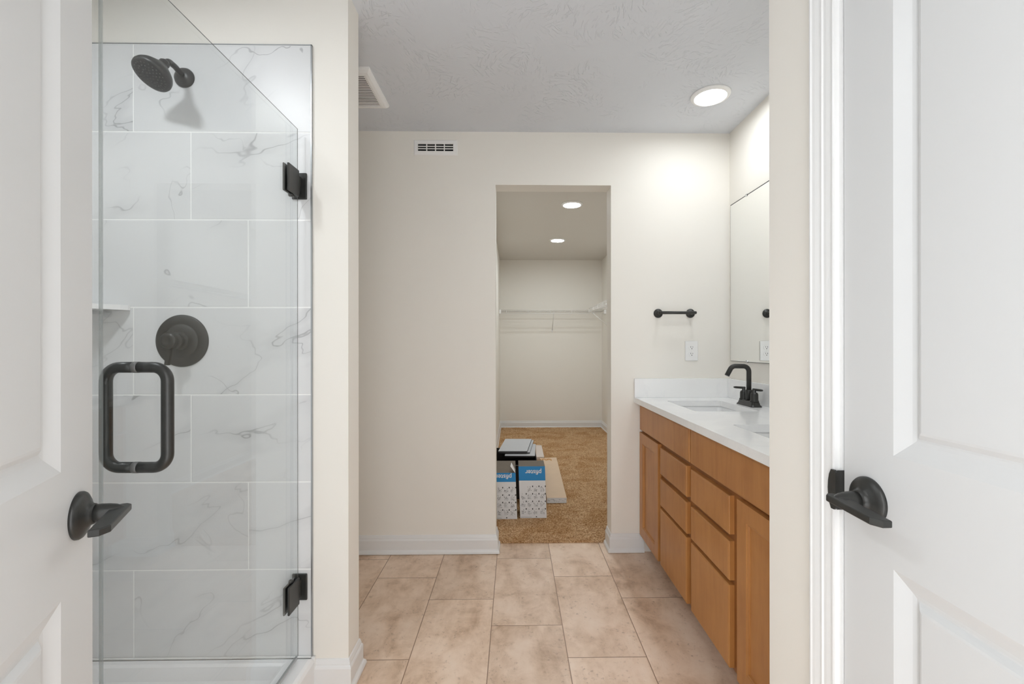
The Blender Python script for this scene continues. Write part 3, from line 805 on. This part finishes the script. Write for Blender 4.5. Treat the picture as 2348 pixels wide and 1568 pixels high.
vx, vz = -1.1577, 1.2265
t = thing('shower_valve', 'round matte black shower valve plate with lever on the marble tile', 'shower valve', (vx, S, vz))
build('trim_plate', MB().lathe((vx, S, vz), (0, -1, 0), [(0.091, 0), (0.091, 0.003), (0.088, 0.006), (0.062, 0.009), (0.060, 0.0075), (0.057, 0.0075), (0.055, 0.010), (0.040, 0.012), (0.030, 0.013)], 64), 'matte_black', t)
hb = MB().lathe((vx, S, vz), (0, -1, 0), [(0.031, 0.012), (0.031, 0.017), (0.0265, 0.018), (0.0265, 0.036), (0.0285, 0.038), (0.0285, 0.042), (0.0240, 0.043), (0.0240, 0.062), (0.0265, 0.064), (0.0265, 0.070), (0.012, 0.073), (0.010, 0.071), (0.0, 0.071)], 40)
hb = build('handle', hb, 'matte_black', t)
mb = MB().box((-0.0065, -0.007, -0.083), (0.0065, 0.007, -0.018), 0.002, mat=Matrix.Translation((vx, S - 0.054, vz)) @ Matrix.Rotation(R(8), 4, 'Y'))
build('lever', mb, 'matte_black', hb)

# corner shelf
sh = MB(); ax, ay = XL + 0.008, S
pts = [(ax, ay), (ax, ay - 0.22)]
for k in range(0, 11):
    a = R(90 * k / 10)
    pts.append((ax + 0.218 * math.sin(a) * 1.0, ay - 0.22 + 0.22 * (1 - math.cos(a)) * 0.98 + 0.004))
pts = [(ax + 0.0005, ay - 0.0005), (ax + 0.0005, ay - 0.215), (ax + 0.03, ay - 0.212), (ax + 0.205, ay - 0.028), (ax + 0.215, ay - 0.010), (ax + 0.215, ay - 0.0005)]
sh.prism(pts, XY, 1.333, 1.350)
tag(build('corner_shelf', sh, 'white_ceramic'), 'white triangular corner shelf on the shower tile left of the valve', 'shelf')

# ------------------------------------------------------------------ closet carpet
random.seed(4)
mb = MB(); nx, ny = 214, 520
cy0, cy1 = 2.748, CB - 0.001
cx0, cx1 = CL + 0.001, CR - 0.001
def inwall(x, y): return y < WB + 0.0005 and not (OL + 0.001 < x < OR_ - 0.001)
vs = []
for j in range(ny + 1):
    f = j / ny; y = cy0 + (cy1 - cy0) * (f ** 1.35)
    for i in range(nx + 1):
        x = cx0 + (cx1 - cx0) * i / nx
        z = 0.010 + random.random() * 0.006
        if j == 0: z = 0.0005
        elif j == 1: z *= 0.75
        vs.append((x + random.uniform(-.0015, .0015) * (0 < i < nx), y + random.uniform(-.002, .002) * (0 < j < ny), z))
fs = [(j * (nx + 1) + i, j * (nx + 1) + i + 1, (j + 1) * (nx + 1) + i + 1, (j + 1) * (nx + 1) + i) for j in range(ny) for i in range(nx)]
mb.add(vs, fs)
o = build('carpet', mb, 'carpet_pile', origin='world', fix=False)
tag(o, 'tan cut-pile carpet covering the walk-in closet floor', 'carpet', kind='structure')

# ------------------------------------------------------------------ closet wire shelves
SZ = 1.697
def wire_shelf(label, axis, a0, a1, wall, front, ends, braces, zt):
    """axis 'x': runs along x between a0 and a1, from the wall (y) to the front lip (y)."""
    P = (lambda a, b, z: (a, b, z)) if axis == 'x' else (lambda a, b, z: (b, a, z))
    t = thing('wire_shelf', label, 'shelf', P((a0 + a1) / 2, (wall + front) / 2, zt), group='closet wire shelves')
    r = 0.0018; mb = MB(); n = int((a1 - a0) / 0.0254)
    sg = 1 if wall > front else -1
    for k in range(n + 1):
        a = a0 + 0.004 + (a1 - a0 - 0.008) * k / n
        mb.tube([P(a, wall - sg * 0.004, zt), P(a, front, zt)], r, 5, cap=False)
    for b in (wall - sg * 0.006, (wall + front) / 2): mb.tube([P(a0, b, zt - 0.004), P(a1, b, zt - 0.004)], 0.0032, 8)
    build('wire_deck', mb, 'wire_white', t)
    mb = MB()
    mb.tube([P(a0, front, zt), P(a1, front, zt)], 0.0036, 8).tube([P(a0, front, zt - 0.047), P(a1, front, zt - 0.047)], 0.0040, 8)
    k = a0 + 0.10
    while k < a1:
        mb.tube([P(k, front, zt), P(k, front, zt - 0.047)], 0.0042, 6, cap=False); k += 0.305
    build('front_lip', mb, 'wire_white', t)
    for a in braces:
        z1 = zt - 0.27
        br = MB().tube([P(a, front + sg * 0.004, zt - 0.03), P(a, wall - sg * 0.004, z1)], 0.0048, 8).box(P(a - 0.011, wall - sg * 0.0005, z1 - 0.03), P(a + 0.011, wall - sg * 0.006, z1 + 0.02), 0.001, seg=1)
        build('brace', br, 'wire_white', t)
    for a in ends:
        d = 0.012 if a < (a0 + a1) / 2 else -0.012
        build('end_bracket', MB().box(P(a, front - sg * 0.012, zt - 0.052), P(a + d * 2.2, front + sg * 0.045, zt + 0.004), 0.002), 'white_plastic', t)
    return t
wire_shelf('white wire shelf across the far closet wall', 'x', CL + 0.002, CR - 0.002, CB, 6.262, (CL + 0.0005, CR - 0.0005), (0.555,), 1.702)
wire_shelf('white wire shelf along the right closet wall, meeting the far one', 'y', 3.05, 5.905, CR, 0.985, (), (3.5, 4.85, 5.86), 1.690)

# ------------------------------------------------------------------ boxes on the closet floor
cz = 0.0145
def ink_sheet(mb, x0, z0, cw, ch, face_y, seed):
    """one instruction drawing: faint frame, a few strokes, dark step tag"""
    rnd = random.Random(seed); y = face_y - 0.0004
    Q = lambda a, b, c, d, mi=0: mb.quad((a, y, b), (c, y, b), (c, y, d), (a, y, d), mi)
    Q(x0 + cw * 0.80, z0 + ch * 0.74, x0 + cw * 0.95, z0 + ch * 0.95)
    for k in range(9):
        a = x0 + rnd.uniform(0.05, 0.7) * cw; b = z0 + rnd.uniform(0.1, 0.85) * ch
        an = rnd.choice((0, 0.4, 0.8, 1.57, 2.2, 2.7)); l = rnd.uniform(0.12, 0.35) * cw; w = rnd.uniform(0.0009, 0.0022)
        dx, dz = math.cos(an) * l / 2, math.sin(an) * l / 2; ox, oz = -math.sin(an) * w / 2, math.cos(an) * w / 2
        mb.quad((a - dx - ox, y, b - dz - oz), (a + dx - ox, y, b + dz - oz), (a + dx + ox, y, b + dz + oz), (a - dx + ox, y, b - dz + oz), rnd.choice((0, 1, 1)))
    for k in range(5):
        b = z0 + ch * (0.12 + 0.09 * k); Q(x0 + cw * 0.06, b, x0 + cw * rnd.uniform(0.3, 0.75), b + 0.0008, 1)

def text_mesh(body, size):
    cu = bpy.data.curves.new('lettering', 'FONT'); cu.body = body; cu.size = size; cu.align_x = 'CENTER'; cu.align_y = 'CENTER'; cu.extrude = 0.0002; cu.offset = size * 0.012
    o = bpy.data.objects.new('lettering', cu); COL.objects.link(o)
    dg = bpy.context.evaluated_depsgraph_get(); me = bpy.data.meshes.new_from_object(o.evaluated_get(dg))
    vs = [v.co.copy() for v in me.vertices]; fs = [tuple(p.vertices) for p in me.polygons]
    bpy.data.objects.remove(o); bpy.data.curves.remove(cu); bpy.data.meshes.remove(me)
    return vs, fs

def carton(label, x0, x1, y0, y1, h, head, cols, lean, seed, open_flap):
    t = thing('carton', label, 'box', ((x0 + x1) / 2, (y0 + y1) / 2, cz), group='white and blue product cartons')
    mb = MB()
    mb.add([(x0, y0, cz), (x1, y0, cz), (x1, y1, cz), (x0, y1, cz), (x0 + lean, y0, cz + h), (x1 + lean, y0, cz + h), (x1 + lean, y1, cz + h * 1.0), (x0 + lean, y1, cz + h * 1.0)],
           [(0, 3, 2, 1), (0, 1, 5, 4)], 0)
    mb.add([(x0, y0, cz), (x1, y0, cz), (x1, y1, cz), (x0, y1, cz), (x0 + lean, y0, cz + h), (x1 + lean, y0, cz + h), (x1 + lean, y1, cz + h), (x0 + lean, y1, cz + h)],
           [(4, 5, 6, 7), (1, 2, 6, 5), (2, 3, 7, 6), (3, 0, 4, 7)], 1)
    build('body', mb, ['box_white', 'kraft_shaded'], t)
    f = 1 - head / h
    hl0, hl1 = x0 + lean * f, x1 + lean * f
    hb = MB().add([(hl0, y0 - 0.0006, cz + h - head), (hl1, y0 - 0.0006, cz + h - head), (x1 + lean, y0 - 0.0006, cz + h), (x0 + lean, y0 - 0.0006, cz + h),
                   (hl0, y0 - 0.0001, cz + h - head), (hl1, y0 - 0.0001, cz + h - head), (x1 + lean, y0 - 0.0001, cz + h), (x0 + lean, y0 - 0.0001, cz + h)],
                  [(0, 1, 2, 3), (7, 6, 5, 4), (0, 4, 5, 1), (1, 5, 6, 2), (2, 6, 7, 3), (3, 7, 4, 0)])
    hd = build('header_band', hb, 'box_blue', t)
    vs, fs = text_mesh('pfister', 0.044)
    tm = MB().add([((x0 + x1) / 2 + lean + 0.012 - v.x, y0 - 0.0012 - v.z, cz + h - head * 0.40 - v.y) for v in vs], fs)
    build('lettering', tm, 'paper_white', hd)
    ik = MB(); w = (x1 - x0) * 0.96
    cw = w / cols; ch = (h - head) * 0.20
    for r in range(4):
        for c in range(cols):
            if r == 0 and c == 0 and cols > 3: continue
            ink_sheet(ik, x0 + w * 0.03 + c * cw, cz + (h - head) * (0.80 - 0.20 * r) - ch * 0.55, cw * 0.95, ch * 0.92, y0, seed * 40 + r * 7 + c)
    y = y0 - 0.0004
    ik.quad((x0 + 0.004, y, cz + 0.006), (x0 + w * 0.45, y, cz + 0.006), (x0 + w * 0.45, y, cz + 0.0078), (x0 + 0.004, y, cz + 0.0078), 1)
    ik.quad((x0 + w * 0.62, y, cz + 0.006), (x0 + w * 0.66, y, cz + 0.006), (x0 + w * 0.66, y, cz + 0.013), (x0 + w * 0.62, y, cz + 0.013), 0)
    build('printed_instructions', ik, ['ink', 'ink_grey'], t, fix=False)
    if open_flap:
        fl = MB().add([(x1 - 0.002 + lean, y0 + 0.002, cz + h), (x1 - 0.002 + lean, y0 + 0.09, cz + h), (x1 - 0.028 + lean, y0 + 0.05, cz + h + 0.058), (x1 - 0.034 + lean, y0 + 0.02, cz + h + 0.040),
                       (x1 - 0.003 + lean, y0 + 0.002, cz + h), (x1 - 0.003 + lean, y0 + 0.09, cz + h), (x1 - 0.029 + lean, y0 + 0.05, cz + h + 0.058), (x1 - 0.035 + lean, y0 + 0.02, cz + h + 0.040)],
                      [(0, 1, 2, 3), (7, 6, 5, 4), (0, 4, 5, 1), (1, 5, 6, 2), (2, 6, 7, 3), (3, 7, 4, 0)])
        build('flap', fl, 'paper_white', t)
    return t
carton('white and blue printed carton standing upright beside the beige flat carton', 0.0405, 0.2236, 3.11, 3.27, 0.358, 0.098, 4, -0.012, 1, False)
carton('darker, shorter white and blue printed carton half hidden by the closet jamb', -0.168, 0.0195, 3.095, 3.42, 0.318, 0.062, 4, -0.012, 2, True)

t = thing('flat_carton', 'long flat beige carton lying on the carpet beside the upright cartons', 'box', (0.33, 4.0, cz))
poly = [(0.246, 3.40), (0.396, 3.403), (0.433, 4.63), (0.262, 4.60)]
mb = MB().prism(poly, XY, cz, 0.0545)
build('body', mb, 'kraft_pale', t)
mb = MB().quad((0.2462, 3.3994, cz + 0.001), (0.3958, 3.4024, cz + 0.001), (0.3958, 3.4024, 0.054), (0.2462, 3.3994, 0.054))
lbl = build('end_label', mb, 'box_white', t, fix=False)
rnd = random.Random(5); mb = MB()
for k in range(26):
    x = 0.25 + 0.14 * rnd.random(); z = 0.024 + 0.02 * rnd.random(); w = 0.004 + 0.01 * rnd.random()
    if x + w > 0.393: continue
    yy = 3.3990 + (x - 0.246) * 0.02
    mb.quad((x, yy, z), (x + w, yy + w * 0.02, z), (x + w, yy + w * 0.02, z + 0.0014), (x, yy, z + 0.0014), k % 2)
build('printed_text', mb, ['ink', 'ink_grey'], lbl, fix=False)
mb = MB()
for k in range(7):
    x = 0.262 + 0.017 * k; y = 4.50 + 0.012 * (k % 3)
    mb.box((x, y, 0.0546), (x + 0.009, y + 0.07, 0.0549)).box((x, y + 0.02, 0.0546), (x + 0.013, y + 0.035, 0.0549))
build('orange_print', mb, 'ink_orange', t)

# dark open carton with grey boards lying on it
t = thing('dark_carton', 'dark brown open carton behind the upright cartons, under grey boards', 'box', (0.0, 3.85, cz))
x0, x1, y0, y1, h = -0.175, 0.185, 3.50, 4.10, 0.262
mb = MB().box((x0, y0, cz), (x1, y0 + 0.006, cz + h)).box((x0, y1 - 0.006, cz), (x1, y1, cz + h)).box((x0, y0, cz), (x0 + 0.006, y1, cz + h)).box((x1 - 0.006, y0, cz), (x1, y1, cz + h)).box((x0, y0, cz), (x1, y1, cz + 0.006))
build('body', mb, 'carton_dark', t)
mb = MB().add([(x0, y0 + 0.004, cz + h), (x1, y0 + 0.004, cz + h), (x1, y0 - 0.055, cz + h + 0.012), (x0, y0 - 0.055, cz + h + 0.012), (x0, y0 + 0.004, cz + h - 0.004), (x1, y0 + 0.004, cz + h - 0.004), (x1, y0 - 0.055, cz + h + 0.008), (x0, y0 - 0.055, cz + h + 0.008)],
              [(0, 1, 2, 3), (7, 6, 5, 4), (0, 4, 5, 1), (1, 5, 6, 2), (2, 6, 7, 3), (3, 7, 4, 0)])
build('flap', mb, 'carton_dark', t)
zt = cz + h
def board(label, pts, z0, z1):
    mb = MB(); n = 4
    vs = [(x, y, z0) for x, y in pts] + [(x, y, z1) for x, y in pts]
    mb.add(vs, [(4, 5, 6, 7)], 0); mb.add(vs, [(3, 2, 1, 0), (0, 1, 5, 4), (1, 2, 6, 5), (2, 3, 7, 6), (3, 0, 4, 7)], 1)
    return tag(build('grey_board', mb, ['slab_grey', 'slab_edge']), label, 'board', 'grey boards on the dark carton')
board('lowest grey board, sticking out in front of the pile on the dark carton', [(-0.080, 3.76), (0.172, 3.75), (0.200, 4.20), (-0.06, 4.22)], zt + 0.0005, zt + 0.011)
board('middle grey board of the pile on the dark carton', [(-0.128, 3.83), (0.132, 3.825), (0.186, 4.32), (-0.070, 4.335)], zt + 0.0115, zt + 0.022)
board('topmost pale grey board of the pile on the dark carton', [(-0.137, 3.815), (0.108, 3.81), (0.166, 4.31), (-0.086, 4.32)], zt + 0.0225, zt + 0.036)
mb = MB().prism([(0.228, 4.70), (0.312, 4.70), (0.318, 5.25), (0.252, 5.26)], XY, cz, 0.042)
tag(build('pale_carton', mb, 'pale_card'), 'small flat pale pinkish carton behind the long beige carton', 'box')
